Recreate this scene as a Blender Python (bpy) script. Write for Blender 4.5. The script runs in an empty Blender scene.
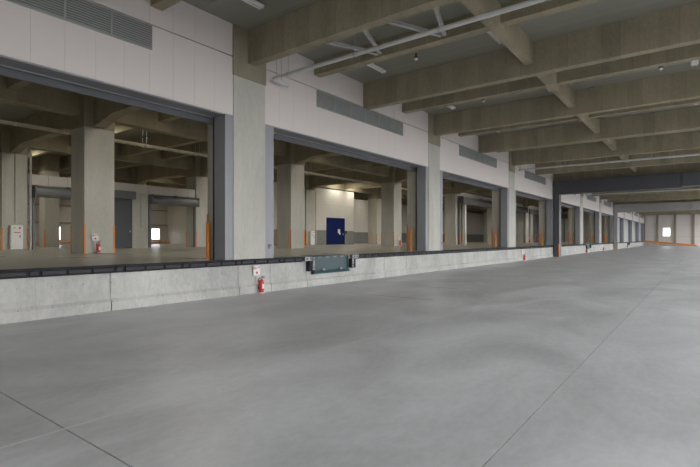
import bpy, bmesh, math, random
from mathutils import Vector, Matrix
random.seed(7)
S = bpy.context.scene
C = S.collection
PI = math.pi

# ------------------------------------------------------------------ camera, world, exposure
ANG = math.atan2(352.0, 466.7)                 # dock wall runs along +X, warehouse lies at +Y
cam = bpy.data.cameras.new('camera')
cam.sensor_width = 36.0
cam.lens = 24.0
cam.shift_y = 5.1 / 700.0
cam.clip_end = 500
camo = bpy.data.objects.new('camera', cam)
camo.location = (0, 0, 1.6)
camo.rotation_euler = (PI / 2, 0, ANG - PI / 2)
C.objects.link(camo)
S.camera = camo

w = bpy.data.worlds.new('overcast_sky')
S.world = w
w.use_nodes = True
bg = w.node_tree.nodes['Background']
bg.inputs['Color'].default_value = (0.97, 0.985, 1.0, 1)
bg.inputs['Strength'].default_value = 1.0
S.view_settings.view_transform = 'Standard'
S.view_settings.look = 'None'
S.view_settings.gamma = 1.0
S.view_settings.use_curve_mapping = False
S.view_settings.exposure = 2.45

LAMP_W = 12.0                                  # watts of one warehouse lamp
LAMP_COL = (1.0, 0.94, 0.80)

# ------------------------------------------------------------------ helpers
class MB:
    def __init__(self):
        self.bm = bmesh.new()
    def box(self, x0, x1, y0, y1, z0, z1):
        v = [self.bm.verts.new((x, y, z)) for x in (x0, x1) for y in (y0, y1) for z in (z0, z1)]
        for f in ((0, 1, 3, 2), (4, 6, 7, 5), (0, 4, 5, 1), (2, 3, 7, 6), (0, 2, 6, 4), (1, 5, 7, 3)):
            self.bm.faces.new([v[i] for i in f])
        return self
    def prism(self, pts, axis, a0, a1):
        """pts: 2-D outline in the plane across `axis`, extruded from a0 to a1"""
        def P(p, a):
            return (a, p[0], p[1]) if axis == 'x' else (p[0], a, p[1]) if axis == 'y' else (p[0], p[1], a)
        A = [self.bm.verts.new(P(p, a0)) for p in pts]
        B = [self.bm.verts.new(P(p, a1)) for p in pts]
        n = len(pts)
        self.bm.faces.new(A)
        self.bm.faces.new(B[::-1])
        for i in range(n):
            self.bm.faces.new([A[i], B[i], B[(i + 1) % n], A[(i + 1) % n]])
        return self
    def tube(self, pts, r, n=8):
        pts = [Vector(p) for p in pts]
        rings = []
        for i, p in enumerate(pts):
            d = (pts[min(i + 1, len(pts) - 1)] - pts[max(i - 1, 0)]).normalized()
            u = d.cross(Vector((0, 0, 1)))
            if u.length < 1e-3:
                u = d.cross(Vector((1, 0, 0)))
            u.normalize()
            q = d.cross(u)
            rr = r[i] if isinstance(r, (list, tuple)) else r
            rings.append([self.bm.verts.new(p + rr * (math.cos(2 * PI * k / n) * u + math.sin(2 * PI * k / n) * q)) for k in range(n)])
        for a, b in zip(rings, rings[1:]):
            for k in range(n):
                self.bm.faces.new([a[k], a[(k + 1) % n], b[(k + 1) % n], b[k]])
        self.bm.faces.new(rings[0])
        self.bm.faces.new(rings[-1][::-1])
        return self
    def lathe(self, prof, n=12, c=(0, 0, 0)):
        rings = []
        for r, z in prof:
            rings.append([self.bm.verts.new((c[0] + max(r, 1e-4) * math.cos(2 * PI * k / n), c[1] + max(r, 1e-4) * math.sin(2 * PI * k / n), c[2] + z)) for k in range(n)])
        for a, b in zip(rings, rings[1:]):
            for k in range(n):
                self.bm.faces.new([a[k], a[(k + 1) % n], b[(k + 1) % n], b[k]])
        self.bm.faces.new(rings[0][::-1])
        self.bm.faces.new(rings[-1])
        return self
    def mesh(self, name, smooth=False, bevel=0):
        bm = self.bm
        bmesh.ops.recalc_face_normals(bm, faces=bm.faces)
        if bevel:
            bmesh.ops.bevel(bm, geom=[e for e in bm.edges], offset=bevel, segments=1, affect='EDGES', profile=0.5)
        me = bpy.data.meshes.new(name)
        bm.to_mesh(me)
        bm.free()
        if smooth:
            for p in me.polygons:
                p.use_smooth = True
            try:
                me.set_sharp_from_angle(angle=0.7)
            except Exception:
                pass
        return me
    def build(self, name, mat, parent=None, smooth=False, bevel=0, loc=None):
        return link(name, self.mesh(name, smooth, bevel), mat, parent, loc)

def link(name, me, mat=None, parent=None, loc=None):
    o = bpy.data.objects.new(name, me)
    C.objects.link(o)
    if mat is not None and me is not None and not me.materials:
        me.materials.append(mat)
    if parent is not None:
        o.parent = parent
    if loc is not None:
        o.location = loc
    return o

def tag(o, label=None, cat=None, group=None, kind=None):
    if label: o['label'] = label
    if cat: o['category'] = cat
    if group: o['group'] = group
    if kind: o['kind'] = kind
    return o

def empty(name, loc=(0, 0, 0), rz=0.0):
    o = bpy.data.objects.new(name, None)
    o.empty_display_size = 0.2
    o.location = loc
    o.rotation_euler = (0, 0, rz)
    C.objects.link(o)
    return o

def copy_tree(o, parent=None):
    c = o.copy()
    C.objects.link(c)
    c.parent = parent
    for ch in o.children:
        copy_tree(ch, c)
    return c

ORD = ['first', 'second', 'third', 'fourth', 'fifth', 'sixth', 'seventh', 'eighth', 'ninth', 'tenth', 'eleventh', 'twelfth',
       'thirteenth', 'fourteenth', 'fifteenth', 'sixteenth']
OB = ['out-of-frame'] + ORD                    # dock openings, counted from the left edge of the view
OC = ['farther out-of-frame', 'nearer out-of-frame'] + ORD   # dock columns, counted likewise

# ------------------------------------------------------------------ materials
def srgb(r, g, b):
    f = lambda c: (c / 12.92 if c <= 0.04045 else ((c + 0.055) / 1.055) ** 2.4)
    return tuple(f(v / 255.0) for v in (r, g, b))

def new_mat(name):
    m = bpy.data.materials.new(name)
    m.use_nodes = True
    nt = m.node_tree
    return m, nt, nt.nodes['Principled BSDF']

def plain(name, col, rough=0.6, metal=0.0, var=0.0, scale=3.0, emit=None):
    m, nt, b = new_mat(name)
    b.inputs['Roughness'].default_value = rough
    b.inputs['Metallic'].default_value = metal
    if var:
        tc = nt.nodes.new('ShaderNodeTexCoord')
        n = nt.nodes.new('ShaderNodeTexNoise')
        n.inputs['Scale'].default_value = scale
        n.inputs['Detail'].default_value = 5
        r = nt.nodes.new('ShaderNodeValToRGB')
        r.color_ramp.elements[0].position = 0.3
        r.color_ramp.elements[1].position = 0.7
        r.color_ramp.elements[0].color = tuple(c * (1 - var) for c in col) + (1,)
        r.color_ramp.elements[1].color = tuple(min(1, c * (1 + var)) for c in col) + (1,)
        nt.links.new(tc.outputs['Object'], n.inputs['Vector'])
        nt.links.new(n.outputs['Fac'], r.inputs['Fac'])
        nt.links.new(r.outputs['Color'], b.inputs['Base Color'])
    else:
        b.inputs['Base Color'].default_value = tuple(col) + (1,)
    if emit:
        b.inputs['Emission Color'].default_value = tuple(col) + (1,)
        b.inputs['Emission Strength'].default_value = emit
    return m

def concrete(name, col, var=0.18, scale=(1, 1, 1), rough=0.75, fine=0.06, stripes=None, bump=0.15, ties=None, stain=None, spec=0.4):
    """mottled concrete in world coordinates. stripes=(axis 0..2, width, amount) board marks; ties=(axis_u, du, axis_v, dv, radius)"""
    m, nt, b = new_mat(name)
    N, L = nt.nodes.new, nt.links.new
    geo = N('ShaderNodeNewGeometry')
    mp = N('ShaderNodeMapping')
    mp.inputs['Scale'].default_value = scale
    L(geo.outputs['Position'], mp.inputs['Vector'])
    n1 = N('ShaderNodeTexNoise'); n1.inputs['Scale'].default_value = 0.55; n1.inputs['Detail'].default_value = 7; n1.inputs['Roughness'].default_value = 0.62
    n1.inputs['Distortion'].default_value = 0.6
    n2 = N('ShaderNodeTexNoise'); n2.inputs['Scale'].default_value = 9.0; n2.inputs['Detail'].default_value = 6; n2.inputs['Roughness'].default_value = 0.7
    for n in (n1, n2):
        L(mp.outputs['Vector'], n.inputs['Vector'])
    def math_(op, a, b_=None, clamp=False):
        x = N('ShaderNodeMath'); x.operation = op; x.use_clamp = clamp
        for i, v in enumerate((a, b_)):
            if v is None: continue
            if isinstance(v, (int, float)): x.inputs[i].default_value = v
            else: L(v, x.inputs[i])
        return x.outputs[0]
    # factor around 1
    f1 = math_('MULTIPLY', math_('SUBTRACT', n1.outputs['Fac'], 0.5), 2 * var * 2)
    f2 = math_('MULTIPLY', math_('SUBTRACT', n2.outputs['Fac'], 0.5), 2 * fine * 2)
    fac = math_('ADD', math_('ADD', f1, f2), 1.0)
    sep = N('ShaderNodeSeparateXYZ')
    L(geo.outputs['Position'], sep.inputs['Vector'])
    if stripes:
        ax, wd, am = stripes
        cell = math_('FLOOR', math_('DIVIDE', sep.outputs[ax], wd))
        wn = N('ShaderNodeTexWhiteNoise'); wn.noise_dimensions = '1D'
        L(cell, wn.inputs['W'])
        fac = math_('ADD', fac, math_('MULTIPLY', math_('SUBTRACT', wn.outputs['Value'], 0.5), 2 * am))
        fr = math_('FRACT', math_('DIVIDE', sep.outputs[ax], wd))
        edge = math_('LESS_THAN', fr, 0.018 / wd)
        fac = math_('SUBTRACT', fac, math_('MULTIPLY', edge, 2 * am))
    if ties:
        au, du, av, dv, rad = ties
        def dist(a, d):
            return math_('MULTIPLY', math_('SUBTRACT', math_('FRACT', math_('DIVIDE', sep.outputs[a], d)), 0.5), d)
        uu, vv = dist(au, du), dist(av, dv)
        dd = math_('ADD', math_('MULTIPLY', uu, uu), math_('MULTIPLY', vv, vv))
        fac = math_('SUBTRACT', fac, math_('MULTIPLY', math_('LESS_THAN', dd, rad * rad), 0.4))
    vm = N('ShaderNodeVectorMath'); vm.operation = 'SCALE'
    vm.inputs[0].default_value = col
    L(fac, vm.inputs['Scale'])
    out = vm.outputs['Vector']
    if stain:
        n3 = N('ShaderNodeTexNoise'); n3.inputs['Scale'].default_value = 0.35; n3.inputs['Detail'].default_value = 4
        L(mp.outputs['Vector'], n3.inputs['Vector'])
        rr = N('ShaderNodeValToRGB'); rr.color_ramp.elements[0].position = 0.5; rr.color_ramp.elements[1].position = 0.75
        L(n3.outputs['Fac'], rr.inputs['Fac'])
        mx = N('ShaderNodeMix'); mx.data_type = 'RGBA'
        L(math_('MULTIPLY', rr.outputs['Color'], 0.5), mx.inputs['Factor'])
        L(out, mx.inputs['A'])
        mx.inputs['B'].default_value = tuple(stain) + (1,)
        out = mx.outputs['Result']
    L(out, b.inputs['Base Color'])
    rr = math_('ADD', math_('MULTIPLY', math_('SUBTRACT', n1.outputs['Fac'], 0.5), 0.35), rough, True)
    L(rr, b.inputs['Roughness'])
    b.inputs['Specular IOR Level'].default_value = spec
    if bump:
        bp = N('ShaderNodeBump'); bp.inputs['Strength'].default_value = bump; bp.inputs['Distance'].default_value = 0.02
        L(n2.outputs['Fac'], bp.inputs['Height'])
        L(bp.outputs['Normal'], b.inputs['Normal'])
    return m

M = {}
M['yard'] = concrete('yard_concrete', (0.545, 0.55, 0.565), var=0.28, scale=(0.8, 1.3, 1), rough=0.38, fine=0.10, bump=0.03, spec=0.45)
M['dockfloor'] = concrete('warehouse_floor_concrete', (0.36, 0.345, 0.30), var=0.08, rough=0.32, fine=0.03, bump=0.0, spec=0.5)
M['dock'] = concrete('precast_concrete', (0.46, 0.455, 0.435), var=0.26, scale=(1.5, 1, 1.0), rough=0.85, fine=0.16, stripes=(0, 0.9, 0.035), ties=(0, 0.6, 2, 0.42, 0.013), bump=0.2)
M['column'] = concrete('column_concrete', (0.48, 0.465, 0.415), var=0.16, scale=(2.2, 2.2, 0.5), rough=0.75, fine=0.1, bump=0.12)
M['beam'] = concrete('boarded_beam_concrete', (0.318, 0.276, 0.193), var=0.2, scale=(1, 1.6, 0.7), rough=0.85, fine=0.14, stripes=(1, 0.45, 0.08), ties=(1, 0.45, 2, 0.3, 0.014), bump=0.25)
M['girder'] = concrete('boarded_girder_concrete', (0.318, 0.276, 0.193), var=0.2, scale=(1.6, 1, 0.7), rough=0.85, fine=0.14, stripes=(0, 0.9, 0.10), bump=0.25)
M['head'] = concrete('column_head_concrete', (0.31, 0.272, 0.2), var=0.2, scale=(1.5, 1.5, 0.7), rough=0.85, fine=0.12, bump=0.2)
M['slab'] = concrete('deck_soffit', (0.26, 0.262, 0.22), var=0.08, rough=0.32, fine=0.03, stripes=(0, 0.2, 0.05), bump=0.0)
M['panel'] = plain('wall_panel_paint', (0.71, 0.65, 0.62), 0.55, var=0.02, scale=0.4)
M['pale'] = plain('partition_panel', (0.58, 0.55, 0.51), 0.6, var=0.03, scale=0.6)
M['wainscot'] = plain('partition_base_grey', (0.20, 0.20, 0.185), 0.6, var=0.06)
M['seam'] = plain('dark_joint_backing', (0.20, 0.19, 0.185), 0.9)
M['jamb'] = plain('steel_jamb_grey', (0.27, 0.275, 0.30), 0.45, var=0.03)
M['steel'] = plain('dark_grey_painted_steel', (0.072, 0.074, 0.084), 0.45, var=0.05)
M['shutter'] = plain('shutter_grey', (0.14, 0.145, 0.15), 0.45, 0.2, var=0.05)
M['shutter2'] = plain('pale_shutter_grey', (0.42, 0.43, 0.46), 0.45, 0.1, var=0.04)
M['louverback'] = plain('louver_shade_grey', (0.2, 0.203, 0.2), 0.7)
M['louver'] = plain('louver_grey', (0.36, 0.37, 0.36), 0.5, 0.1, var=0.04)
M['galv'] = plain('galvanised_steel', (0.48, 0.48, 0.47), 0.4, 0.35, var=0.1, scale=6)
M['pipe'] = plain('pale_grey_pipe_paint', (0.60, 0.60, 0.59), 0.45, var=0.06, scale=5)
M['tray_lit'] = plain('tray_warm_lit_tone', (0.62, 0.57, 0.43), 0.5, var=0.05)  # warm lamplight on the tray is put into its base colour
M['white'] = plain('white_enamel', (0.72, 0.72, 0.70), 0.4, var=0.02)
M['tube'] = plain('white_glass_tube', (0.85, 0.85, 0.83), 0.25)
M['lamp'] = plain('lit_tube', (1.0, 0.9, 0.7), 0.4, emit=3.0)
M['orange'] = plain('orange_guard', (0.72, 0.235, 0.03), 0.45, var=0.06, scale=5)
M['rubber'] = plain('black_rubber', (0.014, 0.014, 0.018), 0.8, var=0.25, scale=8)
M['rubber2'] = plain('worn_black_rubber', (0.028, 0.028, 0.034), 0.7, var=0.2, scale=8)
M['green'] = plain('teal_green_paint', (0.02, 0.052, 0.06), 0.4, var=0.1, scale=3)
M['green2'] = plain('teal_green_worn_paint', (0.04, 0.092, 0.105), 0.4, var=0.12, scale=4)
M['zinc'] = plain('zinc_bracket', (0.24, 0.24, 0.255), 0.45, 0.4, var=0.12, scale=12)
M['dark'] = plain('black_plastic', (0.02, 0.02, 0.022), 0.35)
M['red'] = plain('red_enamel', (0.56, 0.028, 0.02), 0.3, var=0.05)
M['redink'] = plain('red_print', (0.60, 0.02, 0.045), 0.5)
M['blue'] = plain('deep_blue_paint', (0.004, 0.012, 0.09), 0.6, var=0.06)
M['sealant'] = plain('joint_sealant_dark', (0.16, 0.16, 0.16), 0.8)
M['whitejoint'] = plain('joint_filler_pale', (0.66, 0.66, 0.66), 0.8)
M['chalk'] = plain('worn_orange_line', (0.42, 0.27, 0.19), 0.8, var=0.2, scale=9)
M['out'] = plain('outside_asphalt', (0.09, 0.09, 0.092), 0.9, var=0.1, scale=0.3)
M['blue'].node_tree.nodes['Principled BSDF'].inputs['Specular IOR Level'].default_value = 0.15
gm, gnt, gb = new_mat('clear_glass')
gb.inputs['Base Color'].default_value = (0.95, 0.98, 1, 1)
gb.inputs['Roughness'].default_value = 0.02
gb.inputs['Transmission Weight'].default_value = 1.0
gb.inputs['IOR'].default_value = 1.05
M['glass'] = gm

# ------------------------------------------------------------------ main dimensions
X0, PX = 9.07, 11.7
XC = lambda k: X0 + PX * k                     # column grid along the dock
KS = list(range(-2, 10))
XB, XE = XC(-2) - 0.6, 125.5                   # back end of the canopy, far end wall
D = 10.5                                       # dock wall plane
ZS = 7.62                                      # slab soffit
YR = -7.0                                     # open right-hand side
ROWS = (20.25, 29.7, 38.6)
YF = 47.5                                      # warehouse far wall

# ------------------------------------------------------------------ ground and floors
g = MB().box(-150, 300, -200, 150, -0.6, -0.2).build('ground', M['out'])
tag(g, 'grey ground outside the loading hall', 'ground', kind='structure')

fl = tag(empty('floor', (0, 0, 0)), 'smooth grey concrete yard floor with long saw-cut joints', 'floor', kind='structure')
ycuts = [YR, -4.72, -1.72, 1.23, 4.28, 7.28, D + 0.06]
xcuts = [XB, 1.69, XE]
MB().box(XB, XE, YR, D, -0.19, -0.012).build('subfloor', M['sealant'], fl)
for j, (ya, yb) in enumerate(zip(ycuts, ycuts[1:])):
    for xa, xb in zip(xcuts, xcuts[1:]):
        ga, gb_ = (0.016 if q == 4.28 else 0.005 for q in (ya, yb))
        MB().box(xa + 0.006, xb - 0.006, ya + ga, yb - gb_, -0.012, 0.0).build('floor_slab', M['yard'], fl)
for yj, hw0 in ((4.28, 0.016), (7.28, 0.005), (-1.72, 0.005)):
    MB().box(XB, XE, yj - hw0, yj + hw0, -0.012, -0.0005).build('joint_filler', M['whitejoint'], fl)
MB().box(10.98, 11.02, 5.6, 8.4, 0.0005, 0.0015).build('painted_line', M['chalk'], fl)
MB().box(13.9, 13.93, 6.2, 7.4, 0.0005, 0.0015).build('painted_line', M['chalk'], fl)

df = MB().box(XB, XE, D + 0.16, YF + 0.3, 0.7, 1.0).build('floor_warehouse', M['dockfloor'])
tag(df, 'raised warehouse floor of polished concrete behind the dock edge', 'floor', kind='structure')

# ------------------------------------------------------------------ dock face: precast blocks with base kerb blocks
dw = tag(empty('wall_dock'), 'low pale precast concrete dock wall under the door openings', 'dock wall', kind='structure')
LEV = [(11.75, 13.80), (58.4, 60.4), (95.2, 97.2)]       # dock levelers
joints = [XB, -9.3, -5.7, -2.1, 1.47, 5.07, 8.65, 9.88, 11.5, 14.05, 16.3, 18.1, 20.9, 22.4, 25.9, 29.5, 33.1]
x = 36.7
while x < XE - 2:
    joints.append(x); x += 3.6
joints.append(XE)
joints = sorted(joints)
MB().box(XB, XE, D + 0.10, D + 0.16, 0.0, 0.98).build('joint_backing', M['seam'], dw)
for xa, xb in zip(joints, joints[1:]):
    ztop = 0.985
    cut = [(a, b) for a, b in LEV if a < xb and b > xa]
    segs = []
    cur = xa + 0.008
    for a, b in cut:
        if a > cur: segs.append((cur, a, ztop))
        segs.append((max(a, cur), min(b, xb - 0.008), 0.395))
        cur = min(b, xb - 0.008)
    if cur < xb - 0.009: segs.append((cur, xb - 0.008, ztop))
    mb = MB()
    for a, b, zt in segs:
        mb.box(a, b, D, D + 0.10, 0.0, zt)
    mb.build('dock_block', M['dock'], dw)
    MB().prism([(D, 0.0), (D - 0.06, 0.0), (D - 0.06, 0.20), (D, 0.265)], 'x', xa + 0.012, xb - 0.012).build('kerb_block', M['dock'], dw)

# ------------------------------------------------------------------ dock-side wall: panels above the openings, trims, columns
wl = tag(empty('wall_left'), 'pale pinkish grey panel wall above the row of dock openings', 'wall', kind='structure')
ZH, ZL = 5.05, 6.70
NP = 17
pan = {}
def panel(w_, h_):
    key = (round(w_, 4), round(h_, 4))
    if key not in pan:
        me = MB().box(-w_ / 2 + 0.0018, w_ / 2 - 0.0018, 0, 0.06, 0.003, h_ - 0.003).mesh('panel')
        me.materials.append(M['panel'])
        pan[key] = me
    return pan[key]
bays = [(XC(k) + 0.6, XC(k + 1) - 0.6) for k in KS[:-1]] + [(XC(KS[-1]) + 0.6, XE)]
def panel_row(a, b, z0, z1):
    wd = (b - a) / NP
    if a < 33.5:
        for i in range(NP):
            link('panel', panel(wd, z1 - z0), None, wl, (a + (i + 0.5) * wd, D, z0))
    else:
        link('panel_band', panel(b - a, z1 - z0), None, wl, ((a + b) / 2, D, z0))
for a, b in bays:
    MB().box(a, b, D + 0.06, D + 0.5, ZH + 0.01, ZS).build('backing_wall', M['seam'], wl)
    panel_row(a, b, ZH, ZL)
    panel_row(a, b, ZL + 0.022, ZS)

for n, (a, b) in enumerate(bays):
    t = tag(empty('trim_%d' % (n + 1), (a, D, 1.0)), 'grey steel frame lining the %s dock opening from the left' % OB[n], 'door frame', kind='structure')
    MB().box(0, 0.36, 0.0, 0.53, 0, ZH - 1.0).build('jamb', M['jamb'], t)
    wj = b - a
    MB().box(wj - 0.27, wj, 0.0, 0.53, 0, ZH - 1.0).build('jamb', M['jamb'], t)
    MB().box(wj - 0.285, wj - 0.27, 0.47, 0.53, 0, ZH - 1.03).build('guide_slot', M['dark'], t)
    MB().box(0.36, wj - 0.285, 0.02, 0.50, ZH - 1.03, ZH - 1.0).build('header_soffit', M['jamb'], t)
    MB().box(0.36, wj - 0.285, 0.50, 0.53, ZH - 1.045, ZH - 1.0).build('header_slot_edge', M['galv'], t)
    s = tag(empty('rolling_shutter', (a + 0.36, D + 0.54, ZH - 0.22)), 'raised grey rolling shutter at the head of the %s dock opening from the left' % OB[n], 'shutter', 'dock shutters')
    down = a > 79.5
    if down:
        s['label'] = 'lowered pale grey rolling shutter closing the %s dock opening from the left' % OB[n]
    zb0 = -(ZH - 0.22 - 1.0) if down else 0.0
    cm = M['shutter2'] if down else M['steel']
    MB().box(0, wj - 0.645, 0, 0.05, zb0, zb0 + 0.10).build('bottom_bar', cm, s)
    MB().box(0, wj - 0.645, 0.015, 0.035, zb0 + 0.10, 0.45).build('curtain', cm, s)
    MB().box(-0.05, wj - 0.60, 0.06, 0.50, 0.35, 0.85).build('housing', M['steel'], s)

def column(name, xc, yc, w_, z0, zcap, z1, label, guards=(), d_=None, head=True, h_=1.15):
    d_ = d_ or w_
    r = tag(empty(name, (xc, yc, z0)), label, 'column', kind='structure')
    hw, hd = w_ / 2, d_ / 2
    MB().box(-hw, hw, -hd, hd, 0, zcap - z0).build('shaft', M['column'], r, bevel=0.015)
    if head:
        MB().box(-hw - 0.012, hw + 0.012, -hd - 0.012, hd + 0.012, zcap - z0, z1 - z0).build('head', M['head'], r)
    for sx, sy in guards:
        t_, l_ = 0.012, 0.055
        cx_, cy_ = sx * hw, sy * hd
        pts = [(cx_ + sx * t_, cy_ + sy * t_), (cx_ - sx * l_, cy_ + sy * t_), (cx_ - sx * l_, cy_ + sy * 0.001), (cx_ + sx * 0.001, cy_ + sy * 0.001),
               (cx_ + sx * 0.001, cy_ - sy * l_), (cx_ + sx * t_, cy_ - sy * l_)]
        MB().prism(pts, 'z', 0.0, h_).build('corner_guard', M['orange'], r)
    return r

for n, k in enumerate(KS):
    if n == 0:
        lab = 'concrete dock column at the open near end of the panel wall'
    else:
        lab = 'square concrete dock column between the %s and %s dock openings' % (OB[n - 1], OB[n])
    column('dock_column', XC(k), D + 0.57, 1.2, 1.0, 6.2, ZS, lab, [(-1, 1), (1, 1)], d_=1.2, h_=1.32)

# louver vents above the openings
def vent(a, n):
    r = tag(empty('louver_vent', (a, D, 6.1)), 'grey louvred vent strip above the %s dock opening from the left' % OB[n], 'vent', 'louvred vents in the panel wall')
    L_, H_ = 5.72, 0.575
    MB().box(0, L_, -0.004, -0.001, 0, H_).build('backing', M['louverback'], r)
    f = MB()
    f.box(0, L_, -0.035, -0.004, 0, 0.022).box(0, L_, -0.035, -0.004, H_ - 0.022, H_)
    f.box(0, 0.022, -0.035, -0.004, 0.022, H_ - 0.022).box(L_ - 0.022, L_, -0.035, -0.004, 0.022, H_ - 0.022)
    f.build('frame', M['louver'], r)
    for i in range(6):
        u0, u1 = i * L_ / 6 + 0.022, (i + 1) * L_ / 6 - 0.022
        if i: MB().box(i * L_ / 6 - 0.02, i * L_ / 6 + 0.02, -0.032, -0.004, 0.022, H_ - 0.022).build('mullion', M['louver'], r)
        m_ = MB()
        for j in range(10):
            z = 0.03 + j * 0.0522
            m_.prism([(-0.006, z + 0.022), (-0.032, z), (-0.032, z + 0.018), (-0.006, z + 0.040)], 'x', u0, u1)
        o = m_.build('louver_slats', M['louver'], r)
        o['kind'] = 'stuff'
for n, k in enumerate(KS):
    if XC(k) + 2.96 + 5.72 < XE:
        vent(XC(k) + 2.96, n)

# ------------------------------------------------------------------ ceiling: deck, ribs, girders
ce = tag(empty('ceiling'), 'dark concrete ceiling with deep cross beams and slim ribs over the yard', 'ceiling', kind='structure')
XBC = -9.2
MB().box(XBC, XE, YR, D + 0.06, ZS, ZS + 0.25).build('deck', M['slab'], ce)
GY0, GY1 = 4.13, 4.36
def rib(name, xc, zb, ya, yb, parent):
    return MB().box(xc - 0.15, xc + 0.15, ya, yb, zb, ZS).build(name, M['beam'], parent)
for k in KS:
    xc = XC(k) + 0.05
    for dx, zb, nm in ((0, 6.65, 'cross_beam'), (2.93, 7.14, 'rib'), (5.80, 6.65, 'cross_beam'), (8.75, 7.14, 'rib')):
        if XBC < xc + dx < XE - 0.3:
            rib(nm, xc + dx, zb, YR, D - 0.032 if dx == 0 else D - 0.001, ce)
xs = []
for k in KS:
    for dx in (0, 2.93, 5.80, 8.75):
        if XC(k) + 0.05 + dx < XE - 0.3: xs.append(XC(k) + 0.05 + dx)
xm = [q for q in [XC(k) + 0.05 + dx for k in KS for dx in (0, 5.80)] if XBC < q < XE - 0.3]
for a, b in zip(xm, xm[1:]):
    for yy in (GY0, -4.2):
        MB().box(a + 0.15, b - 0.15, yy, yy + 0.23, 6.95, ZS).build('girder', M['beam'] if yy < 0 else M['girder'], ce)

ci = tag(empty('ceiling_warehouse'), 'brown boarded concrete beams over the warehouse behind the openings', 'ceiling', kind='structure')
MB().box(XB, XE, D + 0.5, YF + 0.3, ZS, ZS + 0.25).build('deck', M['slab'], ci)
ylist = [D + 1.2] + [q for y in ROWS for q in (y - 0.25, y + 0.25)] + [YF]
for k in KS:
    for dx, zb, nm in ((0, 6.45, 'cross_beam'), (2.93, 7.0, 'rib'), (5.80, 6.75, 'cross_beam'), (8.75, 7.0, 'rib')):
        xc = XC(k) + dx
        if xc > XE - 0.5 or xc < -9: continue
        for i in range(0, len(ylist), 2):
            ya, yb = ylist[i], ylist[i + 1]
            if dx == 0:
                ya += 0.37 if i else 0
                yb -= 0.37 if i < 6 else 0
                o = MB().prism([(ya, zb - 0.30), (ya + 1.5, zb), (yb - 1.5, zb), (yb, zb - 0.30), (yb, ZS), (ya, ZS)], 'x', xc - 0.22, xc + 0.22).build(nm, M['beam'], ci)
            else:
                rib(nm, xc, zb, ya, yb, ci)
for y in ROWS:
    for ka, kb in zip(KS, KS[1:]):
        MB().box(XC(ka) + 0.62, XC(kb) - 0.62, y - 0.25, y + 0.25, 6.6, ZS).build('girder', M['girder'], ci)

# ------------------------------------------------------------------ end wall, outer columns, added side light blocker
we = tag(empty('wall_end'), 'far pale panel wall with khaki columns and a bright square window', 'wall', kind='structure')
W0, W1, WZ0, WZ1 = 5.62, 6.98, 2.15, 3.98
PY = [8.0 - 3.27 * i for i in range(0, 5)]
edges = [D + 0.06] + PY + [YR]
for i, (yb, ya) in enumerate(zip(edges, edges[1:])):
    a_, b_ = ya + 0.2, yb - 0.2
    for z0, z1 in ((0.0, 2.0), (2.0, 4.6), (4.6, ZS)):
        if a_ < W0 and b_ > W1 and z0 == 2.0:
            m_ = MB().box(XE, XE + 0.1, a_, W0, z0 + .01, z1 - .01).box(XE, XE + 0.1, W1, b_, z0 + .01, z1 - .01)
            m_.box(XE, XE + 0.1, W0, W1, z0 + .01, WZ0).box(XE, XE + 0.1, W0, W1, WZ1, z1 - .01)
            m_.build('panel', M['panel'], we)
        else:
            MB().box(XE, XE + 0.1, a_, b_, z0 + 0.01, z1 - 0.01).build('panel', M['panel'], we)
bk = MB().box(XE + 0.1, XE + 0.25, YR, W0, 0, ZS).box(XE + 0.1, XE + 0.25, W1, D + 0.06, 0, ZS).box(XE + 0.1, XE + 0.25, W0, W1, 0, WZ0).box(XE + 0.1, XE + 0.25, W0, W1, WZ1, ZS)
bk.build('backing', M['seam'], we)
for y in PY:
    MB().box(XE - 0.25, XE + 0.1, y - 0.2, y + 0.2, 0, ZS).build('pilaster', M['head'], we)
win = tag(empty('window_1', (XE, (W0 + W1) / 2, WZ0)), 'bright square window in the far end wall of the yard', 'window', kind='structure')
hw_ = (W1 - W0) / 2
f = MB()
f.box(0.0, 0.08, -hw_, -hw_ + 0.05, 0, WZ1 - WZ0).box(0.0, 0.08, hw_ - 0.05, hw_, 0, WZ1 - WZ0)
f.box(0.0, 0.08, -hw_ + 0.05, hw_ - 0.05, 0, 0.05).box(0.0, 0.08, -hw_ + 0.05, hw_ - 0.05, WZ1 - WZ0 - 0.05, WZ1 - WZ0)
f.build('window_frame', M['white'], win)
MB().box(0.03, 0.04, -hw_ + 0.05, hw_ - 0.05, 0.05, WZ1 - WZ0 - 0.05).build('pane', M['glass'], win)

for n, k in enumerate(KS):
    if k in (3, 6): pass
    column('outer_column', XC(k), YR + 0.6, 1.2, 0.0, 6.2, ZS, 'square concrete column on the open side of the yard opposite the %s dock column' % OC[n])

wr = tag(empty('yard_light_blocker'), 'added unseen pale panels blocking light beside and behind the viewpoint', 'wall', kind='structure')  # unseen panels added to keep light off the near floor
for i in range(3):
    MB().box(XBC + 2.9 * i, XBC + 2.9 * i + 2.89, YR - 0.12, YR - 0.002, 0, ZS).build('panel', M['panel'], wr)
for i in range(2, 5):
    yb = YR + (D - YR) * i / 5
    MB().box(XBC - 0.12, XBC - 0.002, yb + 0.005, yb + (D - YR) / 5 - 0.005, 0, ZS).build('panel', M['panel'], wr)

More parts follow.
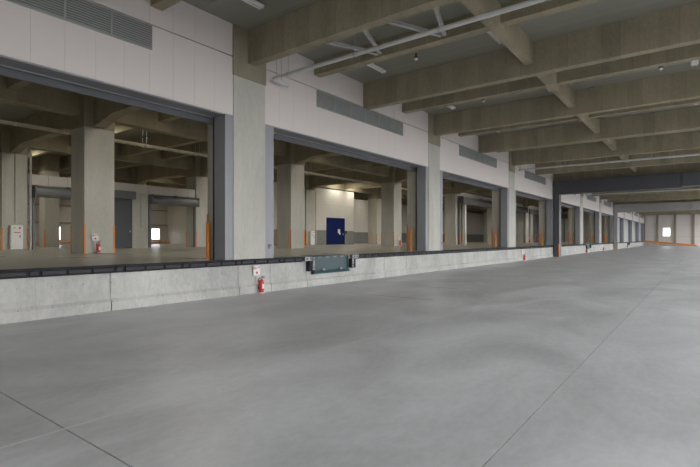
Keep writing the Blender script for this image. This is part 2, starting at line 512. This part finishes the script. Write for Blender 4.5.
# ramp along the end wall with an orange kerb rail
rp = MB().prism([(D - 0.08, 0.0), (D - 0.08, 0.95), (0.9, 0.02), (0.9, 0.0)], 'x', XE - 2.6, XE - 0.3).build('ramp', M['dock'])
tag(rp, 'concrete ramp rising along the far end wall to dock height', 'ramp', kind='structure')
rr = tag(empty('ramp_rail', (XE - 2.75, 0.9, 0.0)), 'long orange kerb rail sloping down along the far end wall', 'guard rail')
L_ = D - 0.12 - 0.9
MB().prism([(0, 0.0), (0, 0.32), (L_, 1.22), (L_, 0.90)], 'x', 0, 0.1).build('rail', M['orange'], rr)
for i in range(6):
    y = L_ * (i + 0.5) / 6
    MB().box(0.02, 0.08, y - 0.04, y + 0.04, 0, 0.90 * (i + 0.5) / 6 + 0.01).build('post', M['orange'], rr)

# dark steel portals crossing the yard
def portal(xf, label_c, label_b, mat):
    c = tag(empty('steel_column', (xf + 0.06, 10.17, 0)), label_c, 'column', kind='structure')
    MB().box(0.0, 0.72, -0.22, 0.255, 0, 5.53).build('shaft', mat, c, bevel=0.012)
    for u0 in (-0.012, 0.66):
        MB().box(u0, u0 + 0.072, -0.234, -0.221, 0, 1.15).build('corner_guard', M['orange'], c)
    MB().box(-0.013, -0.001, -0.234, -0.15, 0, 1.15).build('corner_guard', M['orange'], c)
    b = tag(empty('drop_beam', (xf, YR, 5.53)), label_b, 'beam', kind='structure')
    MB().box(0.0, 0.85, 8.2, D - 0.12 - YR, 0, 1.11).build('fascia', mat, b)
    MB().box(-0.12, 0.85, 0.0, 8.2, 0.04, 1.11).build('deeper_fascia', mat, b)
    MB().box(-0.03, 0.85, 8.2, D - 0.12 - YR, -0.05, 0.0).build('bottom_flange', mat, b)
portal(43.45, 'dark grey steel column standing before the dock wall, nearest of two', 'dark grey steel drop beam crossing the yard, nearer of two', M['steel'])
M['steel_lit'] = plain('grey_steel_lit_tone', (0.36, 0.355, 0.34), 0.5, var=0.04)  # same steel as the nearer portal, with the light on it put into the colour
portal(78.6, 'grey steel column in lit tone standing before the dock wall far down the yard', 'grey drop beam in lit tone crossing the yard farther away', M['steel_lit'])

# ------------------------------------------------------------------ warehouse interior: columns, partitions
for r_i, y in enumerate(ROWS):
    for n, k in enumerate(KS):
        if k < -1 or k > 7: continue
        g_ = [(-1, -1), (1, -1), (-1, 1)]
        lab = 'square concrete warehouse column in the %s row inside, in line with the %s dock column' % (ORD[r_i], OC[n])
        column('warehouse_column', XC(k), y, 1.2, 1.0, 6.1, ZS, lab, g_)
column('warehouse_column', 13.75, 37.4, 0.95, 1.0, 6.4, ZS, 'slimmer concrete column seen under the left shutter housing', [(-1, -1)])

def wall_piece(root, x0, x1, y0, y1, z0, z1, mat, name='panel'):
    return MB().box(x0, x1, y0, y1, z0, z1).build(name, mat, root)
YP = 29.2
# partition in the second column row, bay right of the first opening
p1 = tag(empty('wall_partition', (0, 0, 0)), 'pale partition wall above shutter housings deep in the warehouse', 'wall', kind='structure')
xx = 9.70
while xx < 20.1:
    x2 = min(xx + 0.99, 20.14)
    wall_piece(p1, xx + 0.005, x2 - 0.005, YP, YP + 0.12, 4.55, 5.12, M['pale'])
    xx += 0.99
wall_piece(p1, 15.42, 16.5, YP - 0.15, YP + 0.35, 1.0, 4.55, M['column'], 'pier')
wall_piece(p1, 13.3, 14.2, YP - 0.05, YP + 0.35, 1.0, 4.55, M['column'], 'pier')
def housing(x0, x1, y, z0, z1, label, open_=True, curtain=None):
    r = tag(empty('shutter_housing', (x0, y, z0)), label, 'shutter', 'warehouse shutters')
    L_ = x1 - x0
    rr_ = (z1 - z0) / 2
    prof = [(-0.5, 0.0), (-0.5 - 0.06, rr_ * 0.5), (-0.5 - 0.08, rr_), (-0.5 - 0.02, rr_ * 1.6), (-0.38, 2 * rr_), (0, 2 * rr_), (0, 0)]
    MB().prism(prof, 'x', 0.05, L_ - 0.05).build('casing', M['shutter'], r)
    for u in (0.0, L_ - 0.05):
        MB().prism([(-0.6, -0.03), (-0.6, 2 * rr_ + 0.03), (0, 2 * rr_ + 0.03), (0, -0.03)], 'x', u, u + 0.05).build('end_plate', M['shutter'], r)
    MB().box(L_ * 0.5 - 0.03, L_ * 0.5 + 0.03, -0.62, -0.01, 2 * rr_ + 0.001, 2 * rr_ + 0.05).build('strap', M['steel'], r)
    for u in (0.0, L_ - 0.12):
        MB().box(u, u + 0.12, -0.2, -0.02, -(z0 - 1.0), -0.03).build('guide_rail', M['shutter'], r)
    if curtain:
        MB().box(0.12, L_ - 0.12, -0.14, -0.08, -(z0 - 1.0), 0).build('curtain', curtain, r)
    return r
housing(9.85, 13.25, YP, 3.88, 4.46, 'grey roll shutter housing over the passage at far left')
housing(16.55, 20.1, YP, 3.88, 4.46, 'grey roll shutter housing over the passage right of the steel door')
d = tag(empty('door_1', (14.22, YP, 1.0)), 'tall dark grey steel sliding door beside the thick warehouse column', 'door', kind='structure')
MB().box(0, 1.18, -0.12, 0, 0, 3.1).build('leaf', M['steel'], d)
MB().box(-0.1, 1.35, -0.35, 0, 3.11, 3.6).build('track_box', M['shutter'], d)
MB().box(1.02, 1.08, -0.17, -0.12, 1.0, 1.12).build('handle', M['galv'], d)

# solid partition in the next bay
p2 = tag(empty('wall_partition', (0, 0, 0)), 'pale partition wall deep in the warehouse behind the first dock column', 'wall', kind='structure')
xx = 21.4
while xx < 31.8:
    wall_piece(p2, xx + 0.005, min(xx + 0.99, 31.84) - 0.005, YP, YP + 0.12, 2.4, 6.44, M['pale'])
    wall_piece(p2, xx + 0.005, min(xx + 0.99, 31.84) - 0.005, YP, YP + 0.12, 1.0, 2.39, M['wainscot'], 'base_panel')
    xx += 0.99
# stair core with the blue door
p3 = tag(empty('wall_core', (0, 0, 0)), 'pale core wall with grey base around the blue door', 'wall', kind='structure')
BD0, BD1, BDZ = 34.9, 37.75, 3.66
for a, b in ((33.1, BD0), (BD0, BD1), (BD1, 39.4)):
    if a == BD0:
        wall_piece(p3, a, b, YP, YP + 0.15, BDZ, 4.9, M['pale'])
    else:
        wall_piece(p3, a, b, YP, YP + 0.15, 1.0, 2.39, M['wainscot'], 'base_panel')
        wall_piece(p3, a, b, YP, YP + 0.15, 2.40, 4.9, M['pale'])
    wall_piece(p3, a, b, YP, YP + 0.15, 4.91, 6.44, M['pale'])
wall_piece(p3, 39.25, 39.4, YP + 0.16, 34.0, 1.0, 6.44, M['pale'], 'side_panel')
bd = tag(empty('door_2', (BD0, YP, 1.0)), 'tall deep blue steel door with a white notice on it', 'door', kind='structure')
wbd = BD1 - BD0
MB().box(0.0, 0.06, -0.06, 0.1, 0, BDZ - 1).box(wbd - 0.06, wbd, -0.06, 0.1, 0, BDZ - 1).box(0.06, wbd - 0.06, -0.06, 0.1, BDZ - 1.06, BDZ - 1).build('door_frame', M['blue'], bd)
MB().box(0.07, wbd - 0.07, -0.02, 0.06, 0.01, BDZ - 1.07).build('leaf', M['blue'], bd)
MB().box(wbd * 0.62, wbd * 0.62 + 0.35, -0.026, -0.021, 1.15, 1.55).build('notice', M['white'], bd)
MB().box(wbd * 0.62 + 0.2, wbd * 0.62 + 0.42, -0.031, -0.027, 1.0, 1.2).build('notice', M['white'], bd)
MB().box(wbd * 0.9, wbd * 0.9 + 0.06, -0.08, -0.021, 0.95, 1.15).build('handle', M['galv'], bd)
sw = MB().box(0, 0.22, -0.06, 0, 0, 0.3).build('wall_switch', M['dark'], loc=(BD1 + 0.14, YP, 2.1))
tag(sw, 'small black switch box on the wall right of the blue door', 'switch')

p4 = tag(empty('wall_partition', (0, 0, 0)), 'recessed pale wall with grey base right of the blue door', 'wall', kind='structure')
xx = 39.41
while xx < 90:
    wall_piece(p4, xx + 0.006, xx + 1.3 - 0.006, 34.0, 34.12, 2.4, 6.44, M['pale'])
    wall_piece(p4, xx + 0.006, xx + 1.3 - 0.006, 33.98, 34.1, 1.0, 2.39, M['wainscot'], 'base_panel')
    xx += 1.3
# partitions in the first row beyond the third opening
YQ = 20.05
for n, k in enumerate((3, 4, 5, 6, 7)):
    a, b = XC(k) + 0.62, XC(k + 1) - 0.62
    p = tag(empty('wall_lintel', (0, 0, 0)), 'pale panel above the shutter housing behind the %s dock opening from the left' % OB[k + 2], 'wall', kind='structure')
    wall_piece(p, a, b, YQ, YQ + 0.12, 5.88, 6.44, M['pale'])
    if k != 5:
        housing(a - 0.75, b - 1.2, 19.62, 5.14, 5.84, 'long grey roll shutter housing behind the %s dock opening from the left' % OB[k + 2])
    else:
        housing(a + 0.02, a + 4.3, YQ, 5.14, 5.84, 'short grey roll shutter housing behind the %s dock opening from the left' % OB[k + 2])
        q = tag(empty('door_3', (a + 4.4, YQ, 1.0)), 'dark grey steel door behind the %s dock opening from the left' % OB[k + 2], 'door', kind='structure')
        MB().box(0, 2.6, -0.1, 0, 0, 4.2).build('leaf', M['steel'], q)
        MB().box(0.3, 0.36, -0.16, -0.1, 1.0, 1.15).build('handle', M['galv'], q)
    if k in (3, 5):
        g_ = tag(empty('guide_post', (a + 0.35, YQ - 0.6, 1.0)), 'pale steel guide post with orange foot behind the %s dock opening from the left' % OB[k + 2], 'post')
        MB().box(0, 0.28, -0.15, 0.15, 0, 4.1).build('post', M['white'], g_)
        MB().box(-0.013, 0.08, -0.165, -0.151, 0, 1.15).build('corner_guard', M['orange'], g_)
p5 = tag(empty('wall_partition', (0, 0, 0)), 'dim brown cross wall closing the warehouse aisle far along', 'wall', kind='structure')
wall_piece(p5, 90.0, 90.2, 11.8, 33.9, 1.0, 6.44, M['pale'], 'panel')

# far wall with windows
wf = tag(empty('wall_far', (0, 0, 0)), 'pale far wall of the warehouse with horizontal rails and small bright windows', 'wall', kind='structure')
WX = [(17.55, 18.45), (27.35, 28.35), (6.0, 7.0)]
xx = -16.0
cuts = sorted([XB, XE] + [q for wv in WX for q in wv])
for a, b in zip(cuts, cuts[1:]):
    if (a, b) in WX:
        wall_piece(wf, a, b, YF, YF + 0.15, 1.0, 1.48, M['pale'])
        wall_piece(wf, a, b, YF, YF + 0.15, 2.72, ZS, M['pale'])
    else:
        n_ = max(1, round((b - a) / 3.0))
        for i in range(n_):
            u0, u1 = a + (b - a) * i / n_, a + (b - a) * (i + 1) / n_
            wall_piece(wf, u0 + 0.006, u1 - 0.006, YF, YF + 0.15, 1.0, 3.0, M['pale'])
            wall_piece(wf, u0 + 0.006, u1 - 0.006, YF, YF + 0.15, 3.01, ZS, M['pale'])
for z in (3.0, 4.6):
    MB().box(XB, XE, YF - 0.09, YF - 0.002, z, z + 0.12).build('girt', M['head'], wf)
for n, (a, b) in enumerate(WX):
    wv = tag(empty('window_%d' % (n + 2), (a, YF, 1.48)), ['bright narrow window in the far warehouse wall seen left of the thick column',
              'bright white window in the far warehouse wall seen under the right shutter housing', 'small window at the left end of the far warehouse wall'][n], 'window', kind='structure')
    q = b - a
    MB().box(0, 0.04, 0.0, 0.12, 0, 1.24).box(q - 0.04, q, 0.0, 0.12, 0, 1.24).box(0.04, q - 0.04, 0.0, 0.12, 0, 0.04).box(0.04, q - 0.04, 0.0, 0.12, 1.2, 1.24).build('window_frame', M['white'], wv)
    MB().box(0.04, q - 0.04, 0.05, 0.06, 0.04, 1.2).build('pane', M['glass'], wv)
ofr = tag(empty('floor_guard_rail', (8, YF - 0.5, 1.0)), 'low orange guard rail along the foot of the far warehouse wall', 'guard rail')
MB().tube([(0, 0, 0.22), (32, 0, 0.22)], 0.06, 8).build('rail', M['orange'], ofr)
for i in range(17):
    MB().tube([(i * 2, 0, 0), (i * 2, 0, 0.2)], 0.04, 8).build('post', M['orange'], ofr)
# lit side room wall
p6 = tag(empty('wall_partition', (0, 0, 0)), 'bright pale side wall next to the far window', 'wall', kind='structure')
for i in range(4):
    wall_piece(p6, 29.2, 29.32, 43.0 + i * 1.12, 43.0 + (i + 1) * 1.12 - 0.01, 1.0, 5.6, M['pale'])
wl2 = MB().box(XE, XE + 0.2, D + 0.07, YF + 0.3, 0.7, ZS).build('wall_warehouse_end', M['pale'])
tag(wl2, 'pale end wall closing the far end of the warehouse', 'wall', kind='structure')
# wall ends closing the warehouse
wn = MB().box(XB - 0.2, XB, D + 0.5, YF + 0.3, 0.7, ZS).build('wall_back', M['pale'])
tag(wn, 'pale end wall closing the near end of the warehouse', 'wall', kind='structure')

# ------------------------------------------------------------------ dock edge bumper rails
rail_mesh = {}
def bumper_rail(x0, x1, label):
    r = tag(empty('bumper_rail', (x0, D, 0.838)), label, 'bumper', 'rubber bumper rails along the dock edge')
    L_ = x1 - x0
    MB().box(0, L_, -0.045, 0.16, 0.0, 0.168).build('channel', M['rubber'], r)
    pos, i = 0.05, 0
    lens = [0.43, 0.43, 0.43, 0.15]
    while pos < L_ - 0.3:
        l_ = min(lens[i % 4], L_ - 0.05 - pos)
        key = round(l_, 3)
        if key not in rail_mesh:
            me = MB().prism([(-0.046, 0.025), (-0.085, 0.042), (-0.085, 0.112), (-0.046, 0.135)], 'x', 0.0, l_).mesh('bumper_segment')
            me.materials.append(M['rubber2'])
            rail_mesh[key] = me
        link('bumper_segment', rail_mesh[key], None, r, (pos, 0, 0))
        pos += l_ + 0.06
        i += 1
levels = [XB + 0.1] + [q for a, b in LEV for q in (a - 0.47, b + 0.47)] + [XE - 3.0]
span_lab = ['long black rubber bumper rail left of the green dock leveler', 'long black rubber bumper rail right of the green dock leveler',
            'black rubber bumper rail between the two farther dock levelers', 'black rubber bumper rail at the far end of the dock']
for n in range(4):
    a, b = levels[2 * n], levels[2 * n + 1]
    bumper_rail(a, b, span_lab[n])

# ------------------------------------------------------------------ dock levelers with bumpers
def leveler(a, b, label, near=True):
    r = tag(empty('dock_leveler', (a, D, 0.0)), label, 'dock leveler')
    L_ = b - a
    MB().box(-0.0, L_, 0.06, 0.1, 0.42, 0.93).build('pit_back', M['steel'], r)
    MB().box(0.02, L_ - 0.02, -0.03, 0.0, 0.50, 0.985).build('lip_plate', M['green'], r, bevel=0.004)
    MB().box(0.0, L_, -0.045, 0.50, 1.001, 1.012).build('deck_plate', M['green'], r)
    sh = MB().prism([(-0.032, 0.50), (-0.032, 0.47), (-0.11, 0.405), (-0.11, 0.42), (-0.05, 0.50)], 'x', 0.02, L_ - 0.02).build('lip_keeper', M['green2'], r)
    for i in range(4):
        u = L_ * (0.2 + 0.2 * i)
        MB().box(u - 0.09, u + 0.07, -0.046, -0.031, 0.945, 0.975).build('hinge_lug', M['zinc'], r)
    for u in (L_ * 0.27, L_ * 0.74):
        k_ = MB().box(u - 0.05, u + 0.05, -0.10, -0.033, 0.50, 0.56).build('lip_bracket', M['zinc'], r)
        MB().tube([(u - 0.08, -0.075, 0.53), (u + 0.08, -0.075, 0.53)], 0.016, 6).build('pin', M['zinc'], k_)
    for s in (-1, 1):
        u0 = -0.03 if s < 0 else L_ + 0.03
        bu = MB().box(min(u0, u0 + s * 0.23), max(u0, u0 + s * 0.23), -0.16, -0.001, 0.52, 0.86).build('bumper', M['rubber'], r)
        MB().box(min(u0, u0 + s * 0.08), max(u0, u0 + s * 0.08), -0.185, -0.161, 0.56, 0.98).build('upright_plate', M['zinc'], bu)
        br = MB().box(min(u0 + s * 0.09, u0 + s * 0.43), max(u0 + s * 0.09, u0 + s * 0.43), -0.15, -0.001, 0.865, 1.0).build('corner_bracket', M['zinc'], r)
        for q, z in ((0.15, 0.935), (0.33, 0.935)):
            MB().tube([(u0 + s * q, -0.165, z), (u0 + s * q, -0.151, z)], 0.03, 8).build('bolt', M['dark'], br)
        for z in (0.64, 0.9):
            MB().tube([(u0 + s * 0.04, -0.2, z), (u0 + s * 0.04, -0.186, z)], 0.024, 8).build('bolt', M['dark'], bu)
    MB().box(-0.02, 0.09, -0.1, -0.035, 0.40, 0.52).build('foot_stop', M['rubber'], r)
    return r
leveler(*LEV[0], 'green steel dock leveler with black bumpers under the second opening shown')
leveler(*LEV[1], 'distant dock leveler with black bumpers before the grey column far along')
leveler(*LEV[2], 'farthest dock leveler with black bumpers near the end of the dock')

# ------------------------------------------------------------------ bollards
def bollard(x, y, h_, label):
    r = tag(empty('bollard', (x, y, 1.0)), label, 'bollard', 'orange bollards at the opening jambs')
    MB().lathe([(0.062, 0), (0.062, h_ - 0.03), (0.045, h_ - 0.005), (0.0, h_)], 14).build('post', M['orange'], r, smooth=True)
    MB().lathe([(0.10, 0), (0.10, 0.015), (0.064, 0.02)], 14).build('base_flange', M['orange'], r, smooth=True)
for n, (a, b) in enumerate(bays[1:8]):
    bollard(b - 0.22, D + 0.83, 1.06, 'orange bollard just inside the right jamb of the %s dock opening from the left' % OB[n + 1])

# ------------------------------------------------------------------ fire extinguishers with sign stands
ex = empty('fire_extinguisher')
MB().lathe([(0.09, 0.0), (0.105, 0.02), (0.105, 0.03), (0.078, 0.035)], 14).build('foot_tray', M['white'], ex, smooth=True)
bd_ = MB().lathe([(0.072, 0.036), (0.074, 0.05), (0.074, 0.33), (0.062, 0.375), (0.03, 0.40), (0.022, 0.42)], 16).build('cylinder', M['red'], ex, smooth=True)
MB().prism([(0.0757 * math.cos(q), 0.0757 * math.sin(q)) for q in [(-0.9 + 1.8 * i / 8) for i in range(9)]] + [(0.0745 * math.cos(q), 0.0745 * math.sin(q)) for q in [(0.9 - 1.8 * i / 8) for i in range(9)]], 'z', 0.14, 0.27).build('instruction_label', M['white'], bd_)
v_ = MB().lathe([(0.02, 0.42), (0.024, 0.425), (0.024, 0.45), (0.014, 0.455)], 10).build('valve', M['galv'], ex, smooth=True)
MB().prism([(-0.01, 0.455), (0.10, 0.50), (0.105, 0.515), (-0.02, 0.475)], 'y', -0.012, 0.012).build('lever', M['dark'], v_)
MB().prism([(0.0, 0.435), (0.10, 0.452), (0.10, 0.465), (0.0, 0.452)], 'y', -0.012, 0.012).build('carry_handle', M['dark'], v_)
MB().tube([(-0.02, 0, 0.44), (-0.075, 0, 0.43), (-0.10, 0, 0.36), (-0.095, 0, 0.22), (-0.092, 0, 0.12)], [0.011, 0.011, 0.011, 0.011, 0.018], 8).build('hose', M['dark'], ex, smooth=True)
sg = empty('extinguisher_sign')
MB().tube([(0, 0, 0.36), (0, 0, 0.62)], 0.009, 8).build('stem', M['white'], sg)
MB().box(-0.03, 0.03, 0.009, 0.049, 0.62, 0.80).build('wall_bracket', M['white'], sg)
pl = MB().box(-0.13, 0.13, -0.02, -0.01, 0.60, 0.88).build('plate', M['white'], sg)
tx = bpy.data.curves.new('lettering', 'FONT')
tx.body = '消火器'
tx.size = 0.085
tx.align_x = 'CENTER'
tx.offset = 0.0025
to = bpy.data.objects.new('lettering_tmp', tx)
C.objects.link(to)
dg = bpy.context.evaluated_depsgraph_get()
tm = bpy.data.meshes.new_from_object(to.evaluated_get(dg))
bpy.data.objects.remove(to)
tm.transform(Matrix.Translation((0, -0.0212, 0.785)) @ Matrix.Rotation(PI / 2, 4, 'X'))
tm.materials.clear()
lt = link('lettering', tm, M['redink'], pl)
MB().prism([(-0.03, 0.645), (0.035, 0.645), (0.035, 0.70), (0.0, 0.725), (-0.03, 0.70)], 'y', -0.0212, -0.0202).build('flame_mark', M['redink'], pl)

ext_spots = [((9.36, 10.31, 0), 0.0, 'at the dock wall left of the green leveler'),
             ((34.8, 10.31, 0), 0.0, 'at the dock wall beside the dark grey steel column'),
             ((58.95 - 1.2, 10.31, 0), 0.0, 'at the dock wall next to the distant dock leveler'),
             ((69.1, 10.31, 0), 0.0, 'at the dock wall before the farther steel column'),
             ((93.5, 10.31, 0), 0.0, 'at the dock wall beyond the farther steel column'),
             ((8.93, 19.45, 1.0), 0.0, 'at the thick warehouse column at left'),
             ((32.55, 19.45, 1.0), 0.0, 'at the warehouse column right of the blue door'),
             ((68.0, 19.45, 1.0), 0.0, 'at a distant warehouse column')]
for i, (loc, rz, where) in enumerate(ext_spots):
    e = ex if i == 0 else copy_tree(ex)
    e.location = loc
    e.rotation_euler.z = -PI / 2 + 0.5
    tag(e, 'red fire extinguisher ' + where, 'extinguisher', 'fire extinguishers')
    s = sg if i == 0 else copy_tree(sg)
    s.location = (loc[0] - 0.07, loc[1] + 0.14, loc[2] - 0.08)
    tag(s, 'small red-lettered sign above the extinguisher ' + where, 'sign', 'extinguisher signs')

# ------------------------------------------------------------------ fire hose cabinets and conduits
def cabinet(x, y, h_, w_, label):
    r = tag(empty('hydrant_cabinet', (x, y, 1.02)), label, 'cabinet', 'white hydrant cabinets')
    MB().box(-w_ / 2, w_ / 2, -0.25, 0, 0, h_).build('body', M['white'], r, bevel=0.01)
    dr = MB().box(-w_ / 2 + 0.03, w_ / 2 - 0.03, -0.268, -0.252, 0.03, h_ - 0.03).build('door', M['white'], r)
    MB().lathe([(0.045, 0), (0.045, 0.02), (0.03, 0.03)], 12).build('red_lamp', M['red'], dr).matrix_local = Matrix.Translation((w_ * 0.22, -0.269, h_ - 0.14)) @ Matrix.Rotation(PI / 2, 4, 'X')
    MB().lathe([(0.045, 0), (0.045, 0.02), (0.03, 0.03)], 12).build('speaker_grille', M['galv'], dr).matrix_local = Matrix.Translation((-w_ * 0.2, -0.269, h_ - 0.14)) @ Matrix.Rotation(PI / 2, 4, 'X')
    MB().box(w_ * 0.2, w_ * 0.2 + 0.04, -0.29, -0.269, h_ * 0.5, h_ * 0.5 + 0.12).build('handle', M['dark'], dr)
    MB().box(-w_ * 0.25, w_ * 0.25, -0.272, -0.269, h_ - 0.4, h_ - 0.36).build('caption_strip', M['redink'], dr)
    return r
cabinet(9.07, 29.08, 1.28, 0.56, 'white hydrant cabinet with a red lamp on the far left warehouse column')
cabinet(32.5, 29.08, 1.28, 0.60, 'white hydrant cabinet on the column left of the blue door')
def conduit(x, y, z0, z1, rad, label):
    r = MB().tube([(0, 0, 0), (0, 0, z1 - z0)], rad, 8).build('conduit', M['galv'], loc=(x, y, z0), smooth=True)
    tag(r, label, 'pipe')
conduit(9.07, 29.05, 2.4, 6.1, 0.025, 'thin grey conduit rising from the hydrant cabinet at far left')
conduit(9.72, 28.9, 1.0, 6.4, 0.06, 'grey vertical pipe beside the far left warehouse column')
conduit(16.0, 29.02, 2.3, 4.5, 0.025, 'thin grey conduit on the concrete pier by the steel door')
conduit(33.15, 29.02, 1.0, 6.1, 0.05, 'grey vertical pipe on the column left of the blue door')

for x_, lab in ((9.86, 'small grey push-button box on the jamb right of the nearest dock column'), (21.62, 'small grey push-button box on the jamb right of the second dock column')):
    b_ = tag(empty('push_button_box', (x_, D, 1.30)), lab, 'switch box')
    MB().box(-0.05, 0.05, -0.045, -0.001, 0, 0.14).build('case', M['zinc'], b_, bevel=0.006)
    MB().box(-0.02, 0.02, -0.055, -0.046, 0.08, 0.11).build('button', M['dark'], b_)

# ------------------------------------------------------------------ cable tray hung in the warehouse
def tray(x0, x1, y, z, label):
    r = tag(empty('cable_tray', (x0, y, z)), label, 'cable tray')
    L_ = x1 - x0
    for v in (-0.16, 0.14):
        MB().box(0, L_, v, v + 0.02, 0, 0.09).build('side_rail', M['tray_lit'], r)
    m_ = MB()
    n_ = int(L_ / 0.45)
    for i in range(n_):
        m_.box(i * 0.45, i * 0.45 + 0.12, -0.14, 0.14, 0.005, 0.025)
    o = m_.build('rungs', M['tray_lit'], r)
    o['kind'] = 'stuff'
    for i in range(int(L_ / 2.925) + 1):
        u = 0.4 + i * 2.925
        if u > L_: break
        xw = x0 + u
        near = min(abs(xw - q) for q in xs)
        for v in (-0.18, 0.18):
            MB().tube([(u, v, -0.02), (u, v, ZS - z)], 0.008, 6).build('hanger_rod', M['galv'], r)
        MB().box(u - 0.02, u + 0.02, -0.21, 0.21, -0.045, -0.005).build('hanger_bar', M['galv'], r)
tray(-6.0, 62.0, 21.35, 6.02, 'long galvanised cable tray hung below the warehouse beams')

# ------------------------------------------------------------------ sprinkler pipes over the yard
def pipe(x, z, label, n=9):
    r = tag(empty('ceiling_pipe', (x, 0, z)), label, 'pipe', 'pipes crossing the yard ceiling')
    m_ = MB()
    m_.tube([(0.62, D - 0.25, -0.03), (0.12, D - 0.25, 0.0), (0.03, D - 0.27, 0), (0.0, D - 0.36, 0), (0.0, YR + 0.5, 0)], 0.055, 12)
    m_.build('main_pipe', M['pipe'], r, smooth=True)
    MB().tube([(0.60, D - 0.25, -0.03), (0.66, D - 0.25, -0.032)], 0.065, 12).build('end_cap', M['pipe'], r)
    for i in range(7):
        y = D - 0.9 - i * 2.4
        MB().tube([(0, y, 0.06), (0, y, ZS - z)], 0.011, 6).build('hanger_rod', M['galv'], r)
        MB().tube([(0, y - 0.035, 0), (0, y + 0.035, 0)], 0.064, 12).build('clamp', M['galv'], r)
    for u in (0.16, 0.36):
        MB().tube([(u, D - 0.25, 0.05), (u, D - 0.25, ZS - z)], 0.011, 6).build('hanger_rod', M['galv'], r)
pipe(9.75, 6.38, 'pale grey pipe hung across the ceiling beside the nearest dock column shown')
pipe(33.2, 6.40, 'pale grey pipe hung across the ceiling before the dark drop beam')
pipe(56.6, 6.40, 'pale grey pipe hung across the ceiling beyond the dark drop beam')

# sway braces between beams at the near pipe
def brace(p, q, name_lab):
    p, q = Vector(p), Vector(q)
    d = (q - p).length
    a = math.atan2(q.y - p.y, q.x - p.x)
    o = MB().prism([(-0.05, 0.0), (0.05, 0.0), (0.05, 0.012), (-0.038, 0.012), (-0.038, 0.09), (-0.05, 0.09)], 'x', 0, d).build('sway_brace', M['galv'], loc=p)
    o.rotation_euler = (0, -math.asin((q.z - p.z) / d), a)
    tag(o, name_lab, 'brace', 'steel sway braces at the ceiling pipe')
zb = 7.05
for i, (ya, yb) in enumerate(((8.95, 7.85), (6.95, 7.75), (6.85, 5.75), (4.85, 5.65))):
    brace((9.33, ya, zb + 0.12), (11.80, yb, zb + 0.12), 'grey steel sway brace behind the nearest pipe, %s from the wall' % ORD[i])

# ------------------------------------------------------------------ ceiling lights (off) over the yard
lt_ = empty('ceiling_light')
MB().prism([(-0.06, 0.0), (-0.11, -0.045), (-0.11, -0.06), (0.11, -0.06), (0.11, -0.045), (0.06, 0.0)], 'x', -0.64, 0.64).build('housing', M['white'], lt_)
for v in (-0.055, 0.055):
    MB().tube([(-0.60, v, -0.085), (0.60, v, -0.085)], 0.018, 8).build('tube', M['tube'], lt_, smooth=True)
for u in (-0.63, 0.61):
    MB().box(u, u + 0.02, -0.085, 0.085, -0.11, -0.061).build('lamp_holder', M['white'], lt_)
first = True
for r_i, y in enumerate((9.07, 4.85, 0.2)):
    for i in range(9):
        x = 7.6 + 5.83 * i
        if i == 0 and r_i > 0: pass
        o = lt_ if first else copy_tree(lt_)
        first = False
        o.location = (x, y, ZS)
        tag(o, 'white twin-tube ceiling light, %s along the row %s' % (ORD[i], ('nearest the panel wall', 'beside the long ceiling girder', 'over the middle of the yard')[r_i]), 'ceiling light', 'yard ceiling lights')
dm = empty('dome_detector')
MB().lathe([(0.03, 0.0), (0.03, -0.10), (0.075, -0.12), (0.075, -0.16), (0.06, -0.165)], 12).build('base', M['dark'], dm, smooth=True)
MB().lathe([(0.062, -0.166), (0.058, -0.20), (0.035, -0.225), (0.001, -0.232)], 12).build('dome', M['tube'], dm, smooth=True)
for i, (x, y) in enumerate(((13.4, 7.42), (19.25, 7.42), (19.25, 1.13))):
    o = dm if i == 0 else copy_tree(dm)
    o.location = (x, y, ZS)
    tag(o, ('small dark dome detector on the ceiling near the pipe', 'small dark dome detector on the ceiling one beam beyond the near one', 'small dark dome detector on the ceiling at the right edge')[i], 'detector', 'ceiling dome detectors')

# ------------------------------------------------------------------ lit lamps inside the warehouse
def lamp(x, y, z, label, watts=LAMP_W, first_=[None]):
    if first_[0] is None:
        r = empty('warehouse_lamp')
        MB().prism([(-0.06, 0.10), (-0.13, 0.02), (0.13, 0.02), (0.06, 0.10)], 'x', -0.65, 0.65).build('housing', M['white'], r)
        MB().tube([(-0.6, 0, 0.0), (0.6, 0, 0.0)], 0.018, 8).build('tube', M['lamp'], r)
        MB().tube([(-0.4, 0, 0.10), (-0.4, 0, 0.22)], 0.008, 6).build('hanger_rod', M['galv'], r)
        MB().tube([(0.4, 0, 0.10), (0.4, 0, 0.22)], 0.008, 6).build('hanger_rod', M['galv'], r)
        first_[0] = r
    else:
        r = copy_tree(first_[0])
    r.location = (x, y, z)
    tag(r, label, 'ceiling light', 'lit warehouse lamps')
    l = bpy.data.lights.new('lamp_light', 'AREA')
    l.shape = 'RECTANGLE'
    l.size, l.size_y = 1.2, 0.2
    l.energy = watts
    l.color = LAMP_COL
    lo = bpy.data.objects.new('lamp_light', l)
    C.objects.link(lo)
    lo.parent = r
    lo.location = (0, 0, -0.03)
    return r
for r_i, y in enumerate((15.6, 24.6, 34.6, 43.0)):
    for i in range(8):
        if y == 34.6 and i > 3: continue
        if y == 43.0 and i > 3: continue
        x = XC(i - 1) + 1.35
        lamp(x, y, 7.4, 'lit strip lamp hung in the warehouse, %s along the %s aisle from the dock' % (ORD[i], ORD[r_i]))
lamp(47.0, 31.5, 7.4, 'added strip lamp brightening the recessed wall right of the blue door', 10)  # extra lamp added only to brighten the recessed wall
lamp(36.35, 28.3, 7.4, 'lit strip lamp washing the wall above the blue door, left of two', 4)
lamp(39.15, 28.3, 7.4, 'lit strip lamp washing the wall above the blue door, right of two', 4)
